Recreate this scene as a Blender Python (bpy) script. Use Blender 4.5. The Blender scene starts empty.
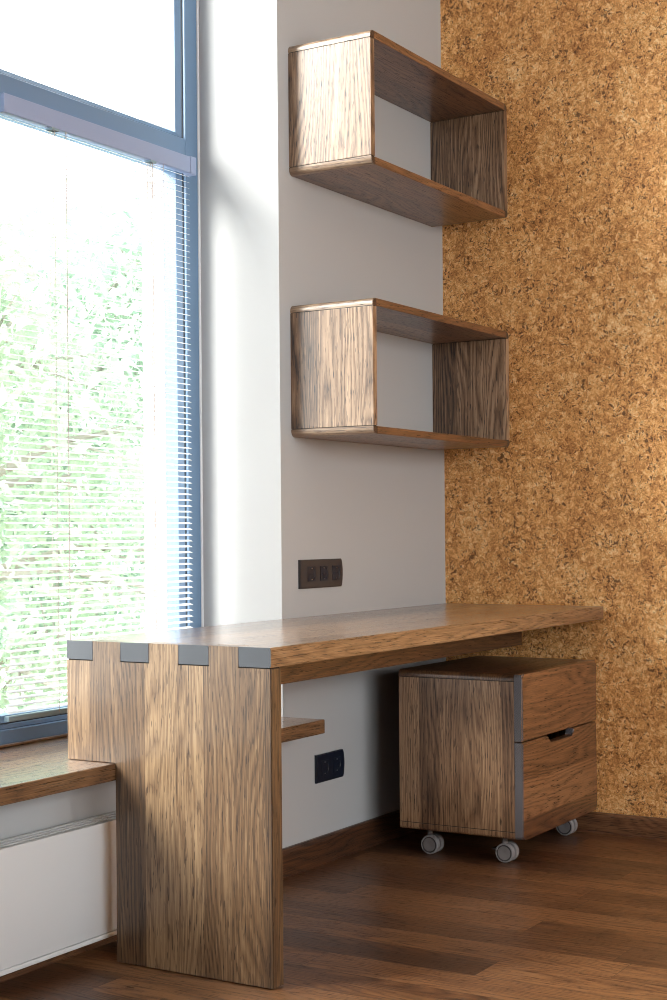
import bpy, bmesh, math, random
from mathutils import Vector, Matrix
random.seed(7)
S = bpy.context.scene
COL = S.collection

# ------------------------------------------------------------------ camera
f_px, cx, cy = 1519.127, 333.648, 530.7355
yaw, pit, rol = 0.544532110, 0.000880967623, -0.00869649465
eye = Vector((-4.75681277, -2.42452285, 1.00234405))
F = Vector((math.cos(yaw)*math.cos(pit), math.sin(yaw)*math.cos(pit), math.sin(pit)))
R = Vector((math.sin(yaw), -math.cos(yaw), 0))
U = R.cross(F)
R2 = R*math.cos(rol) + U*math.sin(rol)
U2 = -R*math.sin(rol) + U*math.cos(rol)
cam = bpy.data.cameras.new('camera')
co = bpy.data.objects.new('camera', cam)
COL.objects.link(co)
cam.sensor_fit = 'HORIZONTAL'; cam.sensor_width = 36
cam.lens = f_px/667*36
cam.shift_x = (333.5-cx)/667; cam.shift_y = (cy-500)/667
cam.clip_start = 0.05; cam.clip_end = 300
m = Matrix((R2, U2, -F)).transposed().to_4x4()
co.matrix_world = Matrix.Translation(eye) @ m
S.camera = co

# ------------------------------------------------------------------ helpers
def obj(name, bm, mat=None, parent=None, smooth=False, loc=None):
    bmesh.ops.recalc_face_normals(bm, faces=bm.faces)
    me = bpy.data.meshes.new(name); bm.to_mesh(me); bm.free()
    if mat is not None:
        for mm in (mat if isinstance(mat, (list, tuple)) else [mat]):
            me.materials.append(mm)
    if smooth:
        for p in me.polygons: p.use_smooth = True
        try: me.set_sharp_from_angle(angle=math.radians(35))
        except Exception: pass
    o = bpy.data.objects.new(name, me); COL.objects.link(o)
    if parent is not None: o.parent = parent
    if loc is not None: o.location = loc
    return o

def thing(name, label, cat, loc=(0, 0, 0), group=None):
    o = bpy.data.objects.new(name, None); COL.objects.link(o)
    o.empty_display_size = .05
    o.location = loc; o['label'] = label; o['category'] = cat
    if group: o['group'] = group
    return o

def struct(name, bm, mat, parent=None, smooth=False):
    o = obj(name, bm, mat, parent, smooth); o['kind'] = 'structure'
    return o

def box(bm, x0, x1, y0, y1, z0, z1, bev=0, seg=1, mi=0):
    t = bmesh.new()
    vs = [t.verts.new((x, y, z)) for x in (x0, x1) for y in (y0, y1) for z in (z0, z1)]
    for q in ((0, 1, 3, 2), (4, 6, 7, 5), (0, 4, 5, 1), (2, 3, 7, 6), (0, 2, 6, 4), (1, 5, 7, 3)):
        t.faces.new([vs[i] for i in q])
    bmesh.ops.recalc_face_normals(t, faces=t.faces)
    if bev: bmesh.ops.bevel(t, geom=t.edges[:], offset=bev, segments=seg, affect='EDGES', profile=.5, clamp_overlap=True)
    merge(bm, t, mi); return bm

def merge(bm, t, mi=0):
    mp = {}
    for v in t.verts: mp[v] = bm.verts.new(v.co)
    for f in t.faces:
        try:
            nf = bm.faces.new([mp[v] for v in f.verts]); nf.material_index = mi
        except ValueError: pass
    t.free()

def prism(bm, poly, axis, a, b, bev=0, seg=1, mi=0, only=None):
    """poly: 2-D outline in the two other axes (order xyz), extruded along axis from a to b."""
    t = bmesh.new()
    def mk(p, w):
        if axis == 'X': return (w, p[0], p[1])
        if axis == 'Y': return (p[0], w, p[1])
        return (p[0], p[1], w)
    A = [t.verts.new(mk(p, a)) for p in poly]
    B = [t.verts.new(mk(p, b)) for p in poly]
    n = len(poly)
    t.faces.new(A); t.faces.new(B[::-1])
    for i in range(n): t.faces.new((A[i], B[i], B[(i+1) % n], A[(i+1) % n]))
    bmesh.ops.recalc_face_normals(t, faces=t.faces)
    if bev: bmesh.ops.bevel(t, geom=t.edges[:], offset=bev, segments=seg, affect='EDGES', clamp_overlap=True)
    merge(bm, t, mi); return bm

def cyl(bm, c, axis, r, h, n=32, bev=0, mi=0, r2=None):
    t = bmesh.new()
    bmesh.ops.create_cone(t, cap_ends=True, segments=n, radius1=r, radius2=r if r2 is None else r2, depth=h)
    if bev:
        eds = [e for e in t.edges if abs(e.verts[0].co.z-e.verts[1].co.z) < 1e-6]
        bmesh.ops.bevel(t, geom=eds, offset=bev, segments=3, affect='EDGES', clamp_overlap=True)
    if axis == 'X': t.transform(Matrix.Rotation(math.pi/2, 4, 'Y'))
    if axis == 'Y': t.transform(Matrix.Rotation(-math.pi/2, 4, 'X'))
    t.transform(Matrix.Translation(c))
    merge(bm, t, mi); return bm

def lathe(bm, prof, axis, c, n=40, mi=0):
    """prof: list of (along, radius)"""
    t = bmesh.new(); rings = []
    for a, r in prof:
        ring = []
        for i in range(n):
            th = 2*math.pi*i/n
            p, q = r*math.cos(th), r*math.sin(th)
            ring.append(t.verts.new({'X': (a, p, q), 'Y': (p, a, q), 'Z': (p, q, a)}[axis]))
        rings.append(ring)
    for A, B in zip(rings, rings[1:]):
        for i in range(n): t.faces.new((A[i], A[(i+1) % n], B[(i+1) % n], B[i]))
    t.faces.new(rings[0]); t.faces.new(rings[-1][::-1])
    bmesh.ops.remove_doubles(t, verts=t.verts, dist=1e-6)
    t.transform(Matrix.Translation(c))
    merge(bm, t, mi); return bm

def arc(cx_, cy_, r, a0, a1, n=6):
    return [(cx_+r*math.cos(math.radians(a0+(a1-a0)*i/n)), cy_+r*math.sin(math.radians(a0+(a1-a0)*i/n))) for i in range(n+1)]

# ------------------------------------------------------------------ materials
class NT:
    def __init__(s, name):
        s.m = bpy.data.materials.new(name); s.m.use_nodes = True
        s.t = s.m.node_tree; s.n = s.t.nodes; s.l = s.t.links
        s.b = s.n['Principled BSDF']
    def node(s, typ, ins=None, **kw):
        nd = s.n.new(typ)
        for k, v in kw.items(): setattr(nd, k, v)
        for k, v in (ins or {}).items():
            if hasattr(v, 'is_linked') or isinstance(v, bpy.types.NodeSocket): s.l.new(v, nd.inputs[k])
            else: nd.inputs[k].default_value = v
        return nd
    def math(s, op, a, b=0.0, c=None, clamp=False):
        ins = {0: a, 1: b}
        if c is not None: ins[2] = c
        return s.node('ShaderNodeMath', ins, operation=op, use_clamp=clamp).outputs[0]
    def ramp(s, fac, stops):
        r = s.node('ShaderNodeValToRGB', {0: fac})
        e = r.color_ramp.elements
        while len(e) < len(stops): e.new(.5)
        for i, (p, c) in enumerate(stops):
            e[i].position = p; e[i].color = (*c, 1) if len(c) == 3 else c
        return r.outputs[0]
    def mix(s, fac, a, b, mode='MIX'):
        nd = s.n.new('ShaderNodeMix'); nd.data_type = 'RGBA'; nd.blend_type = mode
        for i, v in ((0, fac), (6, a), (7, b)):
            if isinstance(v, bpy.types.NodeSocket): s.l.new(v, nd.inputs[i])
            else: nd.inputs[i].default_value = v if i == 0 else ((*v, 1) if len(v) == 3 else v)
        return nd.outputs[2]
    def rng(s, v, a, b, c, d, smooth=False):
        nd = s.node('ShaderNodeMapRange', {0: v, 1: a, 2: b, 3: c, 4: d})
        if smooth: nd.interpolation_type = 'SMOOTHSTEP'
        return nd.outputs[0]

def plain(name, col, rough=.5, metal=0, spec=.5, bump=0, bscale=200):
    k = NT(name)
    k.b.inputs['Base Color'].default_value = (*col, 1)
    k.b.inputs['Roughness'].default_value = rough
    k.b.inputs['Metallic'].default_value = metal
    k.b.inputs['Specular IOR Level'].default_value = spec
    if bump:
        tc = k.node('ShaderNodeTexCoord')
        nz = k.node('ShaderNodeTexNoise', {'Vector': tc.outputs['Object'], 'Scale': bscale, 'Detail': 4.0})
        bp = k.node('ShaderNodeBump', {'Strength': bump, 'Distance': .002, 'Height': nz.outputs[0]})
        k.l.new(bp.outputs[0], k.b.inputs['Normal'])
    return k.m

def wood(name, grain, across, w, seed=0., dark=(.045, .018, .008), mid=(.155, .066, .026), light=(.30, .150, .066),
         rough=.45, spec=.5, coat=.6, crough=.24, off=0., plank=None, seam=0.0, stave_var=.32, fig=1.0, pore=.85, poredark=(.03, .014, .008), length_scale=1.0):
    """Stained oak: staves with their own shift of a cathedral figure, fine fibre and open pores."""
    k = NT(name)
    tc = k.node('ShaderNodeTexCoord')
    sep = k.node('ShaderNodeSeparateXYZ', {0: tc.outputs['Object']})
    ax = {a: sep.outputs[i] for i, a in enumerate('XYZ')}
    oi = k.node('ShaderNodeObjectInfo')
    third = [a for a in 'XYZ' if a not in (grain, across)][0]
    g, c, d = ax[grain], ax[across], ax[third]
    row = k.math('FLOOR', k.math('DIVIDE', k.math('ADD', c, off), w))
    rid = k.math('ADD', row, seed)
    if plank:
        wr = k.node('ShaderNodeTexWhiteNoise', {'W': rid}, noise_dimensions='1D').outputs[0]
        gp = k.math('ADD', k.math('DIVIDE', g, plank), k.math('MULTIPLY', wr, 7.3))
        rid = k.math('ADD', rid, k.math('MULTIPLY', k.math('FLOOR', gp), 17.31))
    wn = k.node('ShaderNodeTexWhiteNoise', {'W': rid}, noise_dimensions='1D')
    rv = wn.outputs[0]
    rc = k.node('ShaderNodeSeparateColor', {0: wn.outputs[1]})
    sh = k.math('MULTIPLY', rc.outputs[0], 31.0)
    sh2 = k.math('MULTIPLY', rc.outputs[1], 17.0)
    g2 = k.math('ADD', g, sh); c2 = k.math('ADD', c, sh2)
    def vec(sc, sg, sd=None):
        return k.node('ShaderNodeCombineXYZ', {0: k.math('MULTIPLY', c2, sc), 1: k.math('MULTIPLY', g2, sg), 2: k.math('MULTIPLY', k.math('ADD', d, rv), sd or sc)}).outputs[0]
    # cathedral figure
    warp = k.node('ShaderNodeTexNoise', {'Vector': vec(9, 1.1*length_scale), 'Scale': 1.0, 'Detail': 1.5, 'Roughness': .4}).outputs[0]
    jit = k.node('ShaderNodeTexNoise', {'Vector': vec(70, 14), 'Scale': 1.0, 'Detail': 2.0}).outputs[0]
    rw = k.math('ADD', k.math('MULTIPLY', warp, 34.0), k.math('ADD', k.math('MULTIPLY', c2, 130.0), k.math('MULTIPLY', jit, .9)))
    rings = k.math('POWER', k.math('PINGPONG', rw, 1.0), .6)
    wob = k.node('ShaderNodeTexNoise', {'Vector': vec(75, 3.5), 'Scale': 1.0, 'Detail': 3.0}).outputs[0]
    fibre = k.node('ShaderNodeTexNoise', {'Vector': vec(420, 9), 'Scale': 1.0, 'Detail': 3.0, 'Roughness': .6}).outputs[0]
    por = k.node('ShaderNodeTexNoise', {'Vector': vec(520, 26), 'Scale': 1.0, 'Detail': 1.0}).outputs[0]
    broad = k.node('ShaderNodeTexNoise', {'Vector': vec(9, .8), 'Scale': 1.0, 'Detail': 2.0}).outputs[0]
    v = k.math('MULTIPLY_ADD', k.math('SUBTRACT', rings, .5), .24*fig, .5)
    v = k.math('ADD', v, k.math('MULTIPLY', k.math('SUBTRACT', wob, .5), .22))
    v = k.math('ADD', v, k.math('MULTIPLY', k.math('SUBTRACT', fibre, .5), 1.1))
    v = k.math('ADD', v, k.math('MULTIPLY', k.math('SUBTRACT', broad, .5), .55))
    v = k.math('ADD', v, k.math('MULTIPLY', k.math('SUBTRACT', rc.outputs[2], .5), stave_var))
    col = k.ramp(v, [(.12, dark), (.5, mid), (.88, light)])
    # pores gather in the early wood (low rings)
    thr = k.math('MULTIPLY_ADD', rings, .09, .56)
    pm = k.rng(k.math('SUBTRACT', por, thr), 0., .06, 0., pore, True)
    col = k.mix(pm, col, poredark)
    if seam:
        fr = k.math('FRACT', k.math('DIVIDE', k.math('ADD', c, off), w))
        e1 = k.math('MULTIPLY', k.math('MINIMUM', fr, k.math('SUBTRACT', 1., fr)), w)
        if plank:
            fg = k.math('FRACT', gp)
            e2 = k.math('MULTIPLY', k.math('MINIMUM', fg, k.math('SUBTRACT', 1., fg)), plank)
            e1 = k.math('MINIMUM', e1, e2)
        sm = k.rng(e1, .0004, .0016, seam, 0.)
        col = k.mix(sm, col, (.012, .007, .004))
    k.l.new(col, k.b.inputs['Base Color'])
    ro = k.math('ADD', k.math('MULTIPLY', k.math('SUBTRACT', fibre, .5), .2), rough)
    k.l.new(k.math('ADD', ro, k.math('MULTIPLY', pm, .25)), k.b.inputs['Roughness'])
    k.b.inputs['Specular IOR Level'].default_value = spec
    k.b.inputs['Coat Weight'].default_value = coat; k.b.inputs['Coat Roughness'].default_value = crough
    h = k.math('SUBTRACT', k.math('MULTIPLY', fibre, .35), pm)
    bp = k.node('ShaderNodeBump', {'Strength': .35, 'Distance': .0008, 'Height': h})
    k.l.new(bp.outputs[0], k.b.inputs['Normal'])
    return k.m

def endgrain(name, base=(.060, .066, .078)):
    k = NT(name)
    tc = k.node('ShaderNodeTexCoord')
    mp = k.node('ShaderNodeMapping', {'Vector': tc.outputs['Object'], 'Rotation': (.6, 0, 0)})
    w = k.node('ShaderNodeTexWave', {'Vector': mp.outputs[0], 'Scale': 70.0, 'Distortion': 6.0, 'Detail': 3.0, 'Detail Scale': 2.0}, wave_type='BANDS', bands_direction='Y')
    n = k.node('ShaderNodeTexNoise', {'Vector': tc.outputs['Object'], 'Scale': 600.0, 'Detail': 2.0})
    v = k.math('ADD', k.math('MULTIPLY', w.outputs[1], .35), k.math('MULTIPLY', n.outputs[0], .65))
    d = tuple(x*.6 for x in base); l = tuple(x*1.5 for x in base)
    k.l.new(k.ramp(v, [(.2, d), (.75, l)]), k.b.inputs['Base Color'])
    k.b.inputs['Roughness'].default_value = .45
    return k.m

def cork():
    k = NT('cork')
    tc = k.node('ShaderNodeTexCoord'); P = tc.outputs['Object']
    n1 = k.node('ShaderNodeTexNoise', {'Vector': P, 'Scale': 30.0, 'Detail': 3.0})
    wv = k.node('ShaderNodeVectorMath', {0: n1.outputs[1], 1: (.5, .5, .5)}, operation='SUBTRACT').outputs[0]
    wv = k.node('ShaderNodeVectorMath', {0: wv, 'Scale': .035}, operation='SCALE').outputs[0]
    Q = k.node('ShaderNodeVectorMath', {0: P, 1: wv}, operation='ADD').outputs[0]
    def vor(sc):
        return k.node('ShaderNodeTexVoronoi', {'Vector': Q, 'Scale': sc, 'Randomness': 1.0})
    va, vb, vc = vor(62.), vor(130.), vor(26.)
    ca = k.node('ShaderNodeSeparateColor', {0: va.outputs['Color']}).outputs
    cb = k.node('ShaderNodeSeparateColor', {0: vb.outputs['Color']}).outputs
    cc = k.node('ShaderNodeSeparateColor', {0: vc.outputs['Color']}).outputs
    fine = k.node('ShaderNodeTexNoise', {'Vector': Q, 'Scale': 170.0, 'Detail': 4.0, 'Roughness': .7}).outputs[0]
    big = k.node('ShaderNodeTexNoise', {'Vector': P, 'Scale': 5.0, 'Detail': 3.0}).outputs[0]
    v = k.math('MULTIPLY_ADD', k.math('SUBTRACT', ca[0], .5), .22, .5)
    v = k.math('ADD', v, k.math('MULTIPLY', k.math('SUBTRACT', cb[0], .5), .22))
    v = k.math('ADD', v, k.math('MULTIPLY', k.math('SUBTRACT', cc[0], .5), .12))
    v = k.math('ADD', v, k.math('MULTIPLY', k.math('SUBTRACT', fine, .5), 1.1))
    v = k.math('ADD', v, k.math('MULTIPLY', k.math('SUBTRACT', big, .5), .35))
    col = k.ramp(v, [(.15, (.25, .095, .026)), (.38, (.55, .245, .075)), (.56, (.78, .40, .135)), (.85, (.98, .72, .38))])
    # dark bark crumbs, clustered
    n2 = k.node('ShaderNodeTexNoise', {'Vector': Q, 'Scale': 95.0, 'Detail': 3.0, 'Roughness': .6}).outputs[0]
    n3 = k.node('ShaderNodeTexNoise', {'Vector': P, 'Scale': 14.0, 'Detail': 2.0}).outputs[0]
    cr = k.math('ADD', n2, k.math('MULTIPLY', k.math('SUBTRACT', n3, .5), .35))
    dm = k.rng(cr, .585, .64, 0., .85, True)
    col = k.mix(dm, col, (.10, .042, .016))
    # thin gaps round the granules
    ve = k.node('ShaderNodeTexVoronoi', {'Vector': Q, 'Scale': 62.0}, feature='DISTANCE_TO_EDGE').outputs[0]
    gm = k.math('MULTIPLY', k.rng(ve, 0., .05, .5, 0.), k.rng(ca[1], .4, .6, 0., 1.))
    col = k.mix(gm, col, (.17, .075, .028))
    k.l.new(col, k.b.inputs['Base Color'])
    k.b.inputs['Roughness'].default_value = .6
    k.b.inputs['Specular IOR Level'].default_value = .35
    h = k.math('SUBTRACT', fine, k.math('MULTIPLY', dm, .8))
    bp = k.node('ShaderNodeBump', {'Strength': .35, 'Distance': .0015, 'Height': h})
    k.l.new(bp.outputs[0], k.b.inputs['Normal'])
    return k.m

def paint(name, col, rough=.7):
    return plain(name, col, rough, spec=.3, bump=.08, bscale=260)

def glass():
    k = NT('glass'); k.n.remove(k.b)
    tr = k.node('ShaderNodeBsdfTransparent', {0: (.97, .985, .98, 1)})
    gl = k.node('ShaderNodeBsdfGlossy', {'Roughness': .01})
    fr = k.node('ShaderNodeFresnel', {'IOR': 1.45})
    ge = k.node('ShaderNodeNewGeometry')
    fac = k.math('MULTIPLY', fr.outputs[0], k.math('SUBTRACT', 1.0, ge.outputs['Backfacing']))
    mx = k.node('ShaderNodeMixShader', {0: fac, 1: tr.outputs[0], 2: gl.outputs[0]})
    k.l.new(mx.outputs[0], k.n['Material Output'].inputs[0])
    return k.m

def brick():
    k = NT('pale_brick')
    tc = k.node('ShaderNodeTexCoord')
    sep = k.node('ShaderNodeSeparateXYZ', {0: tc.outputs['Object']})
    u = k.math('ADD', sep.outputs[0], sep.outputs[1])
    v = k.node('ShaderNodeCombineXYZ', {0: u, 1: sep.outputs[2], 2: 0.}).outputs[0]
    b = k.node('ShaderNodeTexBrick', {'Vector': v, 'Color1': (.30, .25, .23, 1), 'Color2': (.36, .33, .31, 1), 'Mortar': (.85, .84, .82, 1),
               'Scale': 1.0, 'Mortar Size': .006, 'Brick Width': .25, 'Row Height': .072})
    k.l.new(b.outputs[0], k.b.inputs['Base Color']); k.b.inputs['Roughness'].default_value = .9
    return k.m

def leaf_mat(name, a, b):
    k = NT(name)
    tc = k.node('ShaderNodeTexCoord')
    n = k.node('ShaderNodeTexNoise', {'Vector': tc.outputs['Object'], 'Scale': 5.0, 'Detail': 3.0})
    c = k.ramp(n.outputs[0], [(.3, a), (.7, b)])
    k.l.new(c, k.b.inputs['Base Color']); k.b.inputs['Roughness'].default_value = .6
    tl = k.node('ShaderNodeBsdfTranslucent', {0: c})
    mx = k.node('ShaderNodeMixShader', {0: .35, 1: k.b.outputs[0], 2: tl.outputs[0]})
    k.l.new(mx.outputs[0], k.n['Material Output'].inputs[0])
    return k.m

M_wallgrey = paint('grey_paint', (.480, .490, .496))
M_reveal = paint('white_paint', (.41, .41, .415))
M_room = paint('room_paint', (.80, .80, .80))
M_ceil = paint('ceiling_paint', (.80, .80, .79))
M_cork = cork()
M_floor = wood('floor_oak', 'Y', 'X', .13, seed=3., off=1.665, plank=1.15, seam=.85, dark=(.03, .012, .005), mid=(.115, .046, .018), light=(.27, .125, .05), rough=.42, stave_var=.4, fig=1.3, coat=.25, crough=.3)
M_skirt = wood('skirting_oak', 'X', 'Z', .30, seed=11., dark=(.02, .008, .004), mid=(.105, .042, .017), light=(.22, .10, .042), length_scale=1.5)
M_skirtY = wood('skirting_oak_side', 'Y', 'Z', .30, seed=14., dark=(.02, .008, .004), mid=(.12, .05, .02), light=(.24, .11, .05), length_scale=1.5)
M_top = wood('desk_top_oak', 'X', 'Y', .095, seed=21., off=2.02, mid=(.19, .102, .052), light=(.38, .24, .135), rough=.3, coat=1.0, crough=.2)
M_panel = wood('desk_panel_oak', 'Z', 'Y', .083, seed=32., off=2.06, dark=(.045,.023,.011), mid=(.165, .092, .043), light=(.36, .235, .125), rough=.45, fig=1.1, stave_var=.4)
M_rail = wood('desk_rail_oak', 'X', 'Z', .2, seed=41.)
M_sill = wood('sill_oak', 'X', 'Y', .11, seed=51., off=1.0, mid=(.18, .088, .038), light=(.37, .21, .105), rough=.3, coat=1.0, crough=.2)
M_shX = wood('shelf_board_oak', 'X', 'Y', .14, seed=61., off=.28, rough=.42)
M_shZ = wood('shelf_side_oak', 'Z', 'Y', .095, seed=77., off=.285, rough=.42, dark=(.04,.022,.015), mid=(.20, .113, .060), light=(.48, .32, .20), fig=1.6, coat=.55, crough=.22, pore=.95, poredark=(.02,.016,.018))
M_shX2 = wood('lower_shelf_board_oak', 'X', 'Y', .14, seed=65., off=.28, rough=.42)
M_shZ2 = wood('lower_shelf_side_oak', 'Z', 'Y', .095, seed=88., off=.285, rough=.42, dark=(.04,.022,.015), mid=(.20, .113, .060), light=(.48, .32, .20), fig=1.6, coat=.55, crough=.22, pore=.95, poredark=(.02,.016,.018))
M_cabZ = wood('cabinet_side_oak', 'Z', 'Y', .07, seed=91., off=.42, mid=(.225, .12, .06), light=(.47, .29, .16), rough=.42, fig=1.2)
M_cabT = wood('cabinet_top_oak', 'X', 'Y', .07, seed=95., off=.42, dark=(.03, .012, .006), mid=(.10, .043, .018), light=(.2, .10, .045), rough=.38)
M_draw = wood('drawer_front_oak', 'X', 'Z', .115, seed=101., off=.55, dark=(.05, .018, .007), mid=(.15, .064, .027), light=(.30, .15, .068), rough=.38, fig=1.6, stave_var=.5)
M_end = endgrain('end_grain_oak')
M_endb = endgrain('brown_end_grain_oak', (.055, .028, .016))
M_endl = endgrain('pale_end_grain_oak', (.105, .098, .105))
M_strip = wood('corner_strip_oak', 'Y', 'X', .05, seed=121., dark=(.05,.030,.022), mid=(.19, .112, .064), light=(.42, .29, .18), rough=.42, fig=.8, coat=.6, crough=.25)
M_dark = plain('dark_interior', (.012, .008, .006), .8)
M_frame = plain('blue_grey_frame', (.145, .24, .37), .38, spec=.5)
M_seal = plain('frame_gasket', (.02, .03, .045), .6)
M_bead = plain('white_bead', (.75, .75, .76), .5)
M_glass = glass()
M_slat = plain('blind_slat_enamel', (.85, .85, .84), .4)
M_railw = plain('blind_rail_lilac', (.30, .37, .55), .4)
M_railb = plain('blind_bottom_rail', (.25, .36, .42), .4)
M_cord = plain('blind_cord', (.45, .38, .36), .8)
M_rad = plain('radiator_enamel', (.66, .665, .67), .35)
M_slot = plain('radiator_slot', (.03, .03, .032), .6)
M_sock = plain('socket_frame_graphite', (.045, .040, .042), .38)
M_sock2 = plain('socket_insert_navy', (.012, .018, .032), .32)
M_sock3 = plain('lower_socket_navy', (.008, .012, .024), .3)
M_metal = plain('steel_contact', (.5, .5, .5), .35, metal=1)
M_cast = plain('caster_grey', (.30, .285, .285), .45)
M_castd = plain('caster_hub_grey', (.19, .175, .175), .5)
M_castt = plain('caster_groove', (.05, .045, .045), .6)
M_brick = brick()
M_plaster = paint('outside_plaster', (.8, .8, .78))
M_pave = plain('pale_paving', (.6, .6, .58), .9)
M_bark = plain('bark', (.42, .38, .34), .9, bump=.5, bscale=30)
M_leafA = leaf_mat('leaf_green', (.38, .50, .36), (.60, .69, .53))
M_leafB = leaf_mat('leaf_deep_green', (.28, .40, .31), (.50, .62, .47))

# ------------------------------------------------------------------ dimensions of the room
XW, YB, ZC = -7.2, -5.4, 3.70      # left wall, back wall, ceiling
XR = -1.048                         # window reveal / corner of the pier
YF = .284                            # room-side face of the window frame
XL = -3.5                           # left end of the window opening
ZT = 3.50                           # top of the window opening
YO = .53                            # outer face of the facade
SILL = .466

# floor, ceiling, walls
struct('floor', box(bmesh.new(), XW-.1, .1, YB-.1, .3, -.08, 0), M_floor)
struct('ceiling', box(bmesh.new(), XW-.1, .1, YB-.1, .60, ZC, ZC+.12), M_ceil)
# wall with the window: pier, apron below the sill, head above
bm = bmesh.new()
box(bm, XR, .12, 0, YO-.1, 0, ZC, mi=0)
box(bm, XW-.1, XR, 0, YO-.1, 0, SILL-.042, mi=0)
box(bm, XW-.1, XL, 0, YO-.1, SILL-.042, ZC, mi=0)
box(bm, XL, XR, 0, YO-.1, ZT, ZC, mi=0)
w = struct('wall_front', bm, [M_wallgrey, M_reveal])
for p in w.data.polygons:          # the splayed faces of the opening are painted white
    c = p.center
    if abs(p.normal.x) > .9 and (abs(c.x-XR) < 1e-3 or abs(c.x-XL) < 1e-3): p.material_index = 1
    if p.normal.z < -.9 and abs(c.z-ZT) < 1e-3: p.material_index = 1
bm = bmesh.new()
box(bm, 0, .12, YB-.1, 0, 0, ZC)
struct('wall_right', bm, M_cork)
bm = bmesh.new()
box(bm, XW-.12, XW, YB-.1, 0, 0, ZC)
struct('wall_left', bm, M_room)
bm = bmesh.new()                   # back wall, unseen behind the camera, with a wide opening added for fill light
BX0, BX1, BZ0, BZ1 = -5.6, -1.2, .9, 2.7
box(bm, XW, BX0, YB-.15, YB, 0, ZC); box(bm, BX1, 0, YB-.15, YB, 0, ZC)
box(bm, BX0, BX1, YB-.15, YB, 0, BZ0); box(bm, BX0, BX1, YB-.15, YB, BZ1, ZC)
struct('wall_back', bm, M_room)
bm = bmesh.new()
for a, b, c, d in ((BX0, BX1, BZ0, BZ0+.06), (BX0, BX1, BZ1-.06, BZ1)): box(bm, a, b, YB-.1, YB-.04, c, d)
for x in (BX0, BX0+1.447, BX0+2.893, BX1-.06): box(bm, x, x+.06, YB-.1, YB-.04, BZ0+.06, BZ1-.06)
struct('fill_opening_frame', bm, M_frame)  # invented window frame, unseen, set in the opening added for fill light

# facade outside: plaster check then brick returns
bm = bmesh.new()
box(bm, XR-.012, 3.0, YO-.12, YO-.035, -1.0, 4.2)
box(bm, XL-2.5, XR-.012, YO-.1, YO-.045, -1.0, SILL-.06)
box(bm, XL-2.5, XL, YO-.1, YO-.045, SILL-.06, 4.2)
box(bm, XL, XR-.012, YO-.1, YO-.045, ZT+.02, 4.2)
struct('wall_outside', bm, M_brick)

# baseboards
def skirt_prof(s=1):
    return [(0, 0), (-.016*s, 0), (-.016*s, .070), (-.013*s, .079), (-.008*s, .083), (0, .083)]
bm = bmesh.new(); prism(bm, skirt_prof(), 'X', XW, -.016)
struct('baseboard_front', bm, M_skirt)
bm = bmesh.new(); prism(bm, [(x, z*.067/.083) for x, z in skirt_prof()], 'Y', YB, 0)
struct('baseboard_right', bm, M_skirtY)

# ------------------------------------------------------------------ window_1
bm = bmesh.new()
jw = .062
YK = YF+.075
mull = [(-1.985, -1.914), (-2.75, -2.69)]
FX1 = XR-.007
TZ0, TZ1 = 2.104, 2.176
bz = SILL+.056
box(bm, FX1-jw+.002, FX1, YF, YK, SILL, ZT, .002)                 # right jamb
box(bm, XL, XL+jw, YF, YK, SILL, ZT, .002)
for a, b in mull: box(bm, a, b, YF, YK, SILL, ZT, .002)
xs = [XL+jw]+[v for p in sorted(mull) for v in p]+[FX1-jw+.002]
bays = [(xs[i], xs[i+1]) for i in range(0, len(xs), 2)]
for a, b in bays:
    box(bm, a, b, YF+.001, YK, SILL, bz-.014, .002)
    box(bm, a, b, YF+.008, YK, bz-.014, bz, .002)
    box(bm, a, b, YF+.001, YK, TZ0, TZ1, .003)
    box(bm, a, b, YF+.001, YK, ZT-.06, ZT, .002)
frame = struct('window_1', bm, M_frame, smooth=True)
for a, b in bays:
    for z0, z1 in ((bz, TZ0), (TZ1, ZT-.06)):
        s = bmesh.new(); t = .019
        # glazing bead with mitred look: four bars with a sloped inner side
        def bar(p0, p1, q0, q1):
            vs = []
            for (x, z), y in ((p0, YF+.012), (p1, YF+.012), (q1, YF+.024), (q0, YF+.024)):
                vs.append(s.verts.new((x, y, z)))
            s.faces.new(vs)
        o4 = [(a+.002, z0+.002), (b-.002, z0+.002), (b-.002, z1-.002), (a+.002, z1-.002)]
        i4 = [(a+t, z0+t), (b-t, z0+t), (b-t, z1-t), (a+t, z1-t)]
        for i in range(4): bar(o4[i], o4[(i+1) % 4], i4[i], i4[(i+1) % 4])
        for i in range(4):                                   # depth back to the glass
            p, q = i4[i], i4[(i+1) % 4]
            s.faces.new([s.verts.new((x, y, z)) for x, y, z in ((p[0], YF+.024, p[1]), (q[0], YF+.024, q[1]), (q[0], YK-.005, q[1]), (p[0], YK-.005, p[1]))])
        gb = obj('glazing_bead', s, M_frame, frame)
        s = bmesh.new()
        for (x0, x1, zz0, zz1) in ((a, a+.003, z0, z1), (b-.003, b, z0, z1), (a, b, z0, z0+.003), (a, b, z1-.003, z1)):
            box(s, x0, x1, YF+.009, YF+.013, zz0, zz1)
        obj('gasket', s, M_seal, frame)
        s = bmesh.new(); box(s, a+.01, b-.01, YF+.035, YF+.041, z0+.01, z1-.01)
        obj('glass_pane', s, M_glass, frame)
bm = bmesh.new(); box(bm, FX1, XR, YF-.004, YF+.03, SILL, ZT, .0015)
struct('trim_1', bm, M_bead)
bm = bmesh.new(); box(bm, XL, FX1-.001, YF-.016, YF-.0005, SILL, SILL+.008, .003, 2)
struct('trim_2', bm, M_sill)

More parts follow.
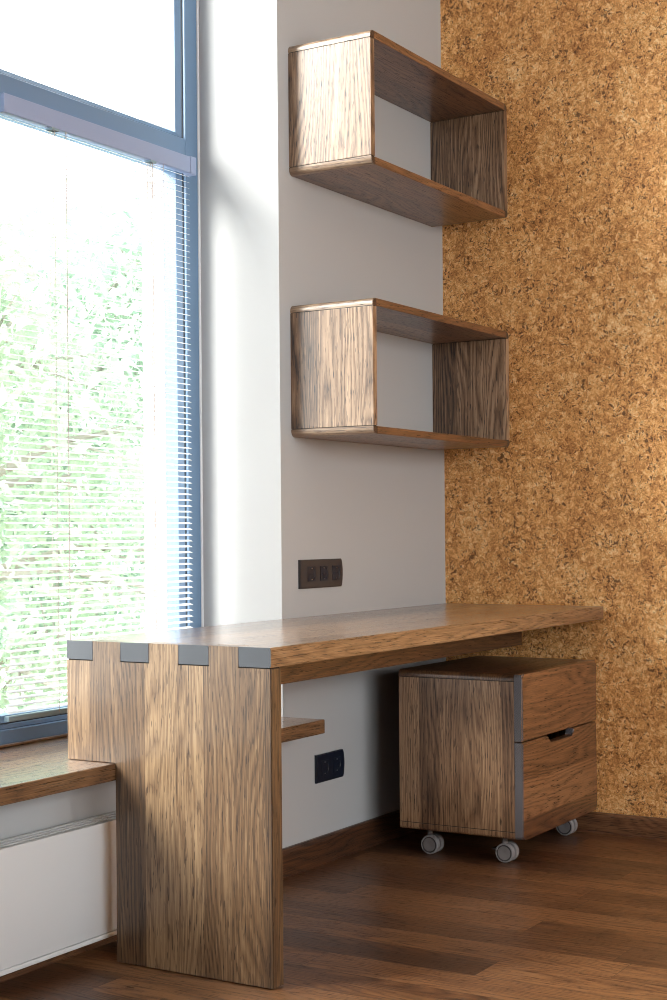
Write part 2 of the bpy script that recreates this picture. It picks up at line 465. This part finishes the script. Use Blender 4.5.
# ------------------------------------------------------------------ window sill board (bench)
X0d = -1.988; YSF = -.1445
sb = bmesh.new()
poly = [(XW+.4, YSF), (X0d-.0012, YSF), (X0d-.0012, YSF)]
box(sb, XL-.4, XR-.001, YSF, -.0005, SILL-.040, SILL, .0025, 2)
box(sb, XL+.001, XR-.001, -.004, YF, SILL-.040, SILL-.0002)
sill = obj('window_sill_board', sb, M_sill)
sill['label'] = 'long brown oak window sill board under the blind, passing through the desk end panel'
sill['category'] = 'window sill'

# ------------------------------------------------------------------ desk
ZD, ZU, YD = .75, .706, -.584
PT = .042
desk = thing('desk', 'long brown oak desk with a thick end panel and dark finger joints on its corner', 'desk', (X0d, 0, 0))
nb = [0, -.0815, -.1628, -.2480, -.3310, -.4180, -.4970, YD]
gap = .0013
# top: fingers 0,2,4,6 reach the outer face
poly = [(-X0d-.001, -.001)]
pts = []
for i in range(7):
    ya, yb = nb[i], nb[i+1]
    if i % 2 == 0: pts += [(0, ya if i == 0 else ya-gap), (0, yb if i == 6 else yb+gap)]
    else: pts += [(PT+gap, ya+gap), (PT+gap, yb-gap)]
pts[0] = (0, -.001)
poly = pts+[(-X0d-.001, YD), (-X0d-.001, -.001)]
bm = bmesh.new(); prism(bm, poly, 'Z', ZU, ZD)
long_e = [e for e in bm.edges if all(abs(v.co.y-YD) < 1e-5 for v in e.verts) and abs(e.verts[0].co.x-e.verts[1].co.x) > 1]
bmesh.ops.bevel(bm, geom=long_e, offset=.002, segments=2, affect='EDGES')
top = obj('desktop', bm, [M_top, M_end], desk)
for p in top.data.polygons:
    if p.normal.x < -.9 and abs(p.center.x) < 1e-4: p.material_index = 1
# end panel with slots for the top's fingers and a notch over the sill
zf = ZD-.0003
pl = [(-.001, SILL+.0015)]
pl += [(-.001, ZU-2*gap)]
for i in range(7):
    ya, yb = nb[i], nb[i+1]
    if i == 0: ya = -.001
    if i % 2 == 1: pl += [(ya, zf), (yb, zf)]
    else: pl += [(ya, ZU-2*gap), (yb, ZU-2*gap)]
pl += [(YD, 0.004), (YSF-.002, .004), (YSF-.002, SILL+.0015)]
cl = [pl[0]]
for p in pl[1:]:
    if (abs(p[0]-cl[-1][0])+abs(p[1]-cl[-1][1])) > 1e-6: cl.append(p)
bm = bmesh.new(); prism(bm, cl, 'X', 0.0004, PT)
ve = [e for e in bm.edges if all(abs(v.co.y-YD) < 1e-5 for v in e.verts) and abs(e.verts[0].co.z-e.verts[1].co.z) > .3]
bmesh.ops.bevel(bm, geom=ve, offset=.002, segments=2, affect='EDGES')
obj('end_panel', bm, M_panel, desk)
bm = bmesh.new()                      # dark glue line seen in the finger gaps
box(bm, .003, PT-.002, YD+.004, -.004, ZU-.0026, ZU-.0001)
obj('joint_line', bm, M_dark, desk)
for y in (YSF-.05, (YSF+YD)/2, YD+.05):
    bm = bmesh.new(); cyl(bm, (PT/2, y, .002), 'Z', .012, .004, 20); obj('felt_pad', bm, M_dark, desk)
bm = bmesh.new(); box(bm, PT, -X0d-.001, -.29, -.25, .613, ZU, .001)
obj('apron_rail', bm, M_rail, desk)

# ------------------------------------------------------------------ wall shelves
def shelf(name, label, z0, z1, mX, mZ):
    X0, X1, D, T, r = -.9903, -.0641, .28, .0222, .017
    L = X1-X0; H = z1-z0
    t = thing(name, label, 'shelf', (X0, 0, z0), 'open oak wall shelves')
    # bottom and top boards, outer long corners rounded
    for nm, z in (('bottom_board', 0), ('top_board', H-T)):
        bm = bmesh.new(); box(bm, T+.0003, L-T-.0003, -D, -.0005, z, z+T, .0012, 2); obj(nm, bm, mX, t)
    # solid rounded corner strips, grain front to back, so their front ends show dark end grain
    pb = arc(r, r, r, 270, 180)+[(0, T), (T, T), (T, 0)]
    for fx in (0, 1):
        for fz in (0, 1):
            pc = [((L-x) if fx else x, (H-z) if fz else z) for x, z in pb]
            bm = bmesh.new(); prism(bm, pc, 'Y', -D, -.0005)
            fe = [e for e in bm.edges if all(abs(v.co.y+D) < 1e-5 for v in e.verts)]
            bmesh.ops.bevel(bm, geom=fe, offset=.0015, segments=2, affect='EDGES')
            cs = obj('corner_strip', bm, [M_strip, M_endb], t, True)
            for p in cs.data.polygons:
                if p.normal.y < -.8: p.material_index = 1
    bm = bmesh.new(); box(bm, 0.0, T, -D, -.0005, T+.0018, H-T-.0018, .0008, 2); obj('side_board', bm, mZ, t)
    bm = bmesh.new(); box(bm, L-T, L, -D, -.0005, T+.0018, H-T-.0018, .0008, 2); obj('side_board', bm, mZ, t)
    for x in (.0012, L-T+.002):
        for z in (T-.0003, H-T-.0022):
            bm = bmesh.new(); box(bm, x, x+T-.004, -D+.002, -.003, z, z+.0025); obj('joint_line', bm, M_dark, t)
    return t
shelf('wall_shelf', 'open brown oak box shelf hung high on the grey wall, upper of the two', 2.055, 2.4386, M_shX, M_shZ)
shelf('wall_shelf', 'open brown oak box shelf above the desk and sockets, lower of the two', 1.2831, 1.6719, M_shX2, M_shZ2)

# ------------------------------------------------------------------ drawer cabinet on casters
CX0, CX1, CY0, CY1, CZ0, CZ1 = -.611, -.02, -.1455, -.5637, .080, .574
W = CX1-CX0; D = CY0-CY1; H = CZ1-CZ0
ft = .029
cab = thing('drawer_cabinet', 'low oak cabinet with two drawers on grey casters under the desk', 'cabinet', (CX0, CY0, 0))
T = .021; r = .015
yb = -(D-ft)-.0005
def rc(x0, x1, z0, z1, r, corners):   # rounded rectangle, corners 'bl br tr tl'
    out = []
    for nm, (cx_, cz_, a0) in {'bl': (x0+r, z0+r, 180), 'br': (x1-r, z0+r, 270), 'tr': (x1-r, z1-r, 0), 'tl': (x0+r, z1-r, 90)}.items():
        if nm in corners: out += arc(cx_, cz_, r, a0, a0+90)
        else: out.append(((x0 if 'l' in nm else x1), (z0 if 'b' in nm else z1)))
    return out
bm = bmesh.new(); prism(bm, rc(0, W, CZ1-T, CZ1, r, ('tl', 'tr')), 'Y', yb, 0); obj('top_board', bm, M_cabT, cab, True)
bm = bmesh.new(); prism(bm, rc(0, W, CZ0, CZ0+T, r*.7, ('bl', 'br')), 'Y', yb, 0); obj('bottom_board', bm, M_cabZ, cab, True)
for x in (0, W-T):
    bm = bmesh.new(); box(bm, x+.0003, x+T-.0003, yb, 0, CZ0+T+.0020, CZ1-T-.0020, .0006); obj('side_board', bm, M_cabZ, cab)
bm = bmesh.new(); box(bm, T, W-T, -.012, -.002, CZ0+T, CZ1-T); obj('back_board', bm, M_dark, cab)
for z in (CZ0+T-.001, CZ1-T-.002):
    bm = bmesh.new(); box(bm, .0015, W-.0015, yb+.002, -.002, z, z+.003); obj('joint_line', bm, M_dark, cab)
ZG = .3718
yf0, yf1 = -D, -D+ft-.002
def front(z0, z1, notch, corners):
    out = rc(.0, W, z0, z1, .012, corners)
    if notch:
        # cut the handle out of the upper edge (top edge runs from right to left at z1)
        xa, xb, dz, rr = .197, .393, .022, .012
        pts = [(xb+.004, z1)]+arc(xb-rr, z1-dz+rr, rr, 0, -90, 5)+arc(xa+rr, z1-dz+rr, rr, -90, -180, 5)+[(xa-.004, z1)]
        # insert between the tr and tl corners
        i = max(j for j, p in enumerate(out) if abs(p[1]-z1) < 1e-6 and p[0] > W/2)
        out = out[:i+1]+pts+out[i+1:]
    b = bmesh.new(); prism(b, out, 'Y', yf0, yf1)
    fe = [e for e in b.edges if all(abs(v.co.y-yf0) < 1e-5 for v in e.verts)]
    bmesh.ops.bevel(b, geom=fe, offset=.004, segments=3, affect='EDGES')
    return b
def drawer(z0, z1, notch, corners):
    o = obj('drawer_front', front(z0, z1, notch, corners), [M_draw, M_endl], cab, True)
    for p in o.data.polygons:
        if p.normal.x < -.6: p.material_index = 1
    return o
d1 = drawer(ZG+.0022, CZ1, False, ('tl', 'tr'))
d2 = drawer(CZ0, ZG-.0022, True, ('bl', 'br'))
bm = bmesh.new()
box(bm, T+.012, W-T-.012, yb+.006, -.03, ZG+.012, ZG+.1)
obj('drawer_box', bm, M_dark, cab)
bm = bmesh.new()
box(bm, T+.012, W-T-.012, yb+.03, -.03, CZ0+T+.01, ZG-.06)
obj('drawer_box', bm, M_dark, cab)

def caster(x, y, brake=False):
    e = bpy.data.objects.new('caster', None); COL.objects.link(e); e.parent = cab; e.location = (x-CX0, y-CY0, 0)
    e.empty_display_size = .02
    rr = .0295
    for sx in (-1, 1):
        bm = bmesh.new()
        a = .0235*sx
        prof = [(.006*sx, .008), (.006*sx, rr-.002), (.0075*sx, rr), (a-.002*sx, rr), (a, rr-.002), (a, rr-.0045), (a-.0018*sx, rr-.0055), (a-.0018*sx, rr-.008),
                (a-.0002*sx, rr-.0088), (a-.0002*sx, .006), (a-.001*sx, .004), (a-.001*sx, .0001)]
        lathe(bm, prof, 'X', (0, 0, rr+.0002), 40)
        wmesh = obj('wheel', bm, [M_cast, M_castd, M_castt], e, True)
        for p in wmesh.data.polygons:
            rad = math.hypot(p.center.y, p.center.z-rr)
            if abs(p.center.x) > .018:
                if rr-.0092 < rad < rr-.0050: p.material_index = 2
                elif rad <= rr-.0088: p.material_index = 1
    bm = bmesh.new()
    outline = arc(0, rr, .023, -20, 200, 14)
    prism(bm, outline, 'X', -.0052, .0052, .001)
    cyl(bm, (0, .008, .058), 'Z', .009, .028, 24, .001)
    obj('caster_housing', bm, M_cast, e, True)
    bm = bmesh.new(); box(bm, -.019, .019, -.011, .027, .0755, .0795, .001); obj('mounting_plate', bm, M_castd, e)
    if brake:
        bm = bmesh.new(); box(bm, -.012, .012, .026, .046, .034, .040, .002, 2)
        box(bm, -.004, .004, .015, .03, .034, .040); obj('brake_lever', bm, M_castt, e)
caster(-.552, -.2286); caster(-.552, -.4830, True); caster(-.085, -.4830, True); caster(-.085, -.2286)

# ------------------------------------------------------------------ sockets
def socket(name, label, x0, x1, z0, z1, centres, mf, mi_, rinse, group):
    t = thing(name, label, 'socket', (x0, 0, z0), group)
    w_, h_ = x1-x0, z1-z0
    bow = .006
    side = [(w_-bow+bow*math.sin(math.pi*i/8), h_*i/8) for i in range(9)]
    poly = [(0, 0)]+side+[(0, h_)]
    bm = bmesh.new(); prism(bm, poly, 'Y', -.009, -.0003)
    fe = [e for e in bm.edges if all(abs(v.co.y+.009) < 1e-5 for v in e.verts)]
    bmesh.ops.bevel(bm, geom=fe, offset=.002, segments=2, affect='EDGES')
    obj('cover_plate', bm, mf, t)
    for c in centres:
        x = c-x0; z = h_/2
        bm = bmesh.new(); s = .0225
        # square insert with a round well: ring between square and circle, then the well
        n = 32
        def sq(th, k):
            cx1, cz1 = math.cos(th), math.sin(th); q = k/max(abs(cx1), abs(cz1)); return (x+cx1*q, z+cz1*q)
        A = [bm.verts.new((sq(2*math.pi*i/n, s)[0], -.0088, sq(2*math.pi*i/n, s)[1])) for i in range(n)]
        B = [bm.verts.new((sq(2*math.pi*i/n, s)[0], -.0105, sq(2*math.pi*i/n, s)[1])) for i in range(n)]
        rr_ = rinse
        C = [bm.verts.new((x+rr_*math.cos(2*math.pi*i/n), -.0105, z+rr_*math.sin(2*math.pi*i/n))) for i in range(n)]
        Dv = [bm.verts.new((x+(rr_-.001)*math.cos(2*math.pi*i/n), -.0093, z+(rr_-.001)*math.sin(2*math.pi*i/n))) for i in range(n)]
        for P_, Q_ in ((A, B), (B, C), (C, Dv)):
            for i in range(n): bm.faces.new((P_[i], P_[(i+1) % n], Q_[(i+1) % n], Q_[i]))
        bm.faces.new(Dv)
        ins = obj('socket_insert', bm, mi_, t)
        for dx in (-.0095, .0095):
            bm = bmesh.new(); cyl(bm, (x+dx, -.0095, z), 'Y', .0024, .0012, 12); obj('pin_hole', bm, M_seal, ins)
        for dz in (-1, 1):
            bm = bmesh.new(); box(bm, x-.002, x+.002, -.0115, -.0093, z+dz*(rr_-.003)-.0012, z+dz*(rr_-.003)+.0012); obj('earth_clip', bm, M_metal, ins)
    return t
socket('wall_socket', 'dark grey triple wall socket on the grey wall above the desk', -.9585, -.7155, .8345, .9205, (-.897, -.826, -.755), M_sock, M_sock2, .0195, 'wall sockets')
socket('wall_socket', 'black double wall socket on the grey wall below the desk, by the sill end', -.8765, -.7152, .2456, .3304, (-.832, -.761), M_sock3, M_sock3, .0200, 'wall sockets')

# ------------------------------------------------------------------ radiator
RX0, RX1, RY0, RY1, RZ0, RZ1 = -4.2, -1.35, -.100, -.020, .048, .3215
rad = thing('convector_radiator', 'white flat panel radiator below the oak window sill', 'radiator', (RX0, 0, 0))
Lr = RX1-RX0
bm = bmesh.new(); box(bm, 0, Lr, RY0, RY0+.018, RZ0+.012, RZ1, .002, 2); obj('front_panel', bm, M_rad, rad, True)
bm = bmesh.new(); box(bm, .004, Lr-.004, RY0-.002, RY0+.03, RZ0, RZ0+.0105, .002, 2); obj('lower_lip', bm, M_rad, rad, True)
bm = bmesh.new()
box(bm, .002, Lr-.002, RY0+.019, RY1, RZ0+.006, RZ1-.012)
obj('body', bm, M_slot, rad)
bm = bmesh.new()
box(bm, .002, .014, RY0+.020, RY1, RZ1-.014, RZ1-.001); box(bm, Lr-.014, Lr-.002, RY0+.020, RY1, RZ1-.014, RZ1-.001)
for y in (RY0+.027, RY0+.046, RY0+.065): box(bm, .012, Lr-.012, y, y+.011, RZ1-.010, RZ1-.001, .001)
obj('top_grille', bm, M_rad, rad)
for x in (.3, Lr/2, Lr-.3):
    bm = bmesh.new(); box(bm, x-.02, x+.02, RY1, -.0005, RZ0+.05, RZ1-.06); obj('wall_bracket', bm, M_rad, rad)

# ------------------------------------------------------------------ venetian blind
BXa, BXb = -1.929, -1.150
blind = thing('venetian_blind', 'white horizontal slat blind hanging in front of the blue framed window', 'blind', (BXa, .252, .53))
Lb = BXb-BXa
bm = bmesh.new(); box(bm, 0.0, Lb, -.011, .014, 2.062-.53, 2.110-.53, .0015, 2); obj('headrail', bm, M_railw, blind)
bm = bmesh.new(); box(bm, Lb, Lb+.027, -.013, .015, 2.059-.53, 2.112-.53, .002, 2); obj('end_cap', bm, M_railw, blind)
bm = bmesh.new(); box(bm, 0, Lb, -.009, .009, .003, .017, .003, 2); obj('bottom_rail', bm, M_railb, blind)
N = 89; pitch = (2.052-.556)/(N-1)
tilt = math.radians(18)
def slat_mesh():
    bm = bmesh.new(); n = 6; half = .008
    up, dn = [], []
    for i in range(n+1):
        s = -1+2*i/n; y = s*half; z = .0011*(1-s*s)
        yy = y*math.cos(tilt)-z*math.sin(tilt); zz = y*math.sin(tilt)+z*math.cos(tilt)
        up.append([bm.verts.new((x, yy, zz+.0001)) for x in (0, Lb)])
        dn.append([bm.verts.new((x, yy, zz-.0001)) for x in (0, Lb)])
    for A in (up, dn):
        for i in range(n): bm.faces.new((A[i][0], A[i][1], A[i+1][1], A[i+1][0]))
    for i in (0, n): bm.faces.new((up[i][0], up[i][1], dn[i][1], dn[i][0]))
    for e in (0, 1): bm.faces.new([u[e] for u in up]+[d[e] for d in dn[::-1]])
    return bm
s0 = obj('slat', slat_mesh(), M_slat, blind, True, (0, 0, .026))
for i in range(1, N):
    s = s0.copy(); COL.objects.link(s); s.parent = blind; s.location = (0, 0, .026+pitch*i)
for x in (.188, .60):                          # ladder cords front and back with rungs, lift cord in the middle
    bm = bmesh.new()
    for y in (-.0092, .0092): box(bm, x-.0006, x+.0006, y-.0005, y+.0005, .01, 2.062-.53)
    for i in range(N):
        box(bm, x-.0005, x+.0005, -.009, .009, .024+pitch*i-.0006, .024+pitch*i-.0001)
    box(bm, x+.004, x+.0048, -.0004, .0004, .01, 2.062-.53)
    obj('ladder_cord', bm, M_cord, blind)
for x in (.188, .60):
    bm = bmesh.new(); box(bm, x-.012, x+.016, -.0125, .012, 2.056-.53, 2.063-.53, .001); obj('cord_guide', bm, M_railb, blind)
bm = bmesh.new()
cyl(bm, (.226, -.0155, .82), 'Z', .0012, 1.42, 8)
cyl(bm, (.226, -.0155, .10), 'Z', .003, .03, 12)
obj('tilt_wand', bm, M_cord, blind)
bm = bmesh.new()
zs = [1.53-.03*i for i in range(50)]
for i in range(len(zs)-1):
    box(bm, .645, .6459, -.0145, -.0137, zs[i+1], zs[i])
obj('pull_cord', bm, M_cord, blind)

# ------------------------------------------------------------------ outside: paving, trees
bm = bmesh.new(); box(bm, -30, 60, YO+.12, 80, -1.05, -1.0)
o = struct('ground_outside', bm, M_pave)
def branch(bm, p, q, r0, r1, n=8):
    d = (q-p); L = d.length
    if L < 1e-4: return
    t = bmesh.new(); bmesh.ops.create_cone(t, cap_ends=True, segments=n, radius1=r0, radius2=r1, depth=L)
    t.transform(Matrix.Translation((p+q)/2) @ d.to_track_quat('Z', 'Y').to_matrix().to_4x4()); merge(bm, t)
def tree(name, label, x, y, h, rad_, nl, size, mat, seed, low=.12, group='trees outside the window'):
    rnd = random.Random(seed)
    t = thing(name, label, 'tree', (x, y, -1.0), group)
    bm = bmesh.new(); tips = []
    base = Vector((0, 0, 0)); p = base
    for k in range(6):
        q = Vector((rnd.uniform(-.1, .1)*k*.4, rnd.uniform(-.1, .1)*k*.4, h*.8*(k+1)/6))
        branch(bm, p, q, .11*(1-k/7), .11*(1-(k+1)/7)); p = q
        for b in range(6):
            a = rnd.uniform(0, 6.28); L = rad_*rnd.uniform(.55, .98)*(1-.25*abs(k-2.5)/3)
            e = q+Vector((math.cos(a)*L, math.sin(a)*L, rnd.uniform(-.05, .35)*L))
            mid_ = (q+e)/2+Vector((0, 0, .08*L))
            branch(bm, q, mid_, .035, .02, 6); branch(bm, mid_, e, .02, .006, 6)
            tips += [mid_, e, (mid_+e)/2]
            for s_ in range(3):
                e2 = mid_+(e-mid_)*rnd.random()+Vector([rnd.uniform(-.3, .3)*rad_*.6 for _ in range(3)])
                branch(bm, mid_, e2, .012, .004, 5); tips.append(e2)
    obj('trunk', bm, M_bark, t)
    bm = bmesh.new()
    for i in range(nl):
        c = rnd.choice(tips)+Vector([rnd.gauss(0, .17*rad_) for _ in range(3)])
        if c.z < h*low: c.z = h*low+rnd.random()*.4
        a = Vector([rnd.gauss(0, 1) for _ in range(3)]).normalized()
        b = a.cross(Vector((rnd.gauss(0, 1), rnd.gauss(0, 1), rnd.gauss(0, 1)))).normalized()
        s_ = size*rnd.uniform(.6, 1.3)
        up_ = a.cross(b)*s_*.12
        vs = [bm.verts.new(c+v) for v in (-a*s_, -a*s_*.2+b*s_*.42+up_, a*s_, -a*s_*.2-b*s_*.42+up_)]
        bm.faces.new((vs[0], vs[1], vs[2])); bm.faces.new((vs[0], vs[2], vs[3]))
    fo = obj('foliage', bm, mat, t)
    return t
tree('leafy_tree', 'pale green leafy tree outside, behind the left half of the blind', 2.1, 4.3, 4.3, 1.5, 16000, .055, M_leafA, 3)
tree('leafy_tree', 'deeper green tree farther off, behind the middle of the blind', 6.6, 7.2, 5.2, 2.2, 16000, .08, M_leafB, 8)

# ------------------------------------------------------------------ light
wd = bpy.data.worlds.new('sky'); S.world = wd; wd.use_nodes = True
nt = wd.node_tree; bg = nt.nodes['Background']
tc = nt.nodes.new('ShaderNodeTexCoord'); sp = nt.nodes.new('ShaderNodeSeparateXYZ')
nt.links.new(tc.outputs['Generated'], sp.inputs[0])
rp = nt.nodes.new('ShaderNodeValToRGB'); nt.links.new(sp.outputs[2], rp.inputs[0])
rp.color_ramp.elements[0].position = 0; rp.color_ramp.elements[0].color = (1.0, .99, .96, 1)
rp.color_ramp.elements[1].position = .8; rp.color_ramp.elements[1].color = (.80, .90, 1.0, 1)
nt.links.new(rp.outputs[0], bg.inputs[0])
bg.inputs[1].default_value = 5.3

sun = bpy.data.lights.new('sun', 'SUN'); sun.energy = 10.0; sun.angle = math.radians(26); sun.color = (1, .965, .91)
so = bpy.data.objects.new('sun', sun); COL.objects.link(so)
so.rotation_euler = Vector((1, -.85, -.80)).to_track_quat('-Z', 'Y').to_euler()
so.location = (-6, 6, 8)

def area(name, loc, aim, sx, sy, e, col=(1, 1, 1)):
    l = bpy.data.lights.new(name, 'AREA'); l.shape = 'RECTANGLE'; l.size = sx; l.size_y = sy; l.energy = e; l.color = col
    o = bpy.data.objects.new(name, l); COL.objects.link(o); o.location = loc
    o.rotation_euler = Vector(aim).to_track_quat('-Z', 'Y').to_euler(); return o
# added fill lamp just outside the made-up opening in the back wall
area('added_back_fill', ((BX0+BX1)/2, YB-.16, (BZ0+BZ1)/2), (0, 1, -.02), BX1-BX0-.1, BZ1-BZ0-.1, 88, (.97, .985, 1))

S.cycles.use_denoising = True
S.cycles.filter_width = 1.0
S.cycles.pixel_filter_type = 'BLACKMAN_HARRIS'
S.cycles.max_bounces = 9; S.cycles.diffuse_bounces = 6; S.cycles.glossy_bounces = 4; S.cycles.transparent_max_bounces = 12
S.cycles.sample_clamp_indirect = 6.0
S.cycles.caustics_reflective = False; S.cycles.caustics_refractive = False
S.view_settings.view_transform = 'Standard'; S.view_settings.look = 'None'
S.view_settings.gamma = 1; S.view_settings.use_curve_mapping = False
S.view_settings.exposure = 0.0
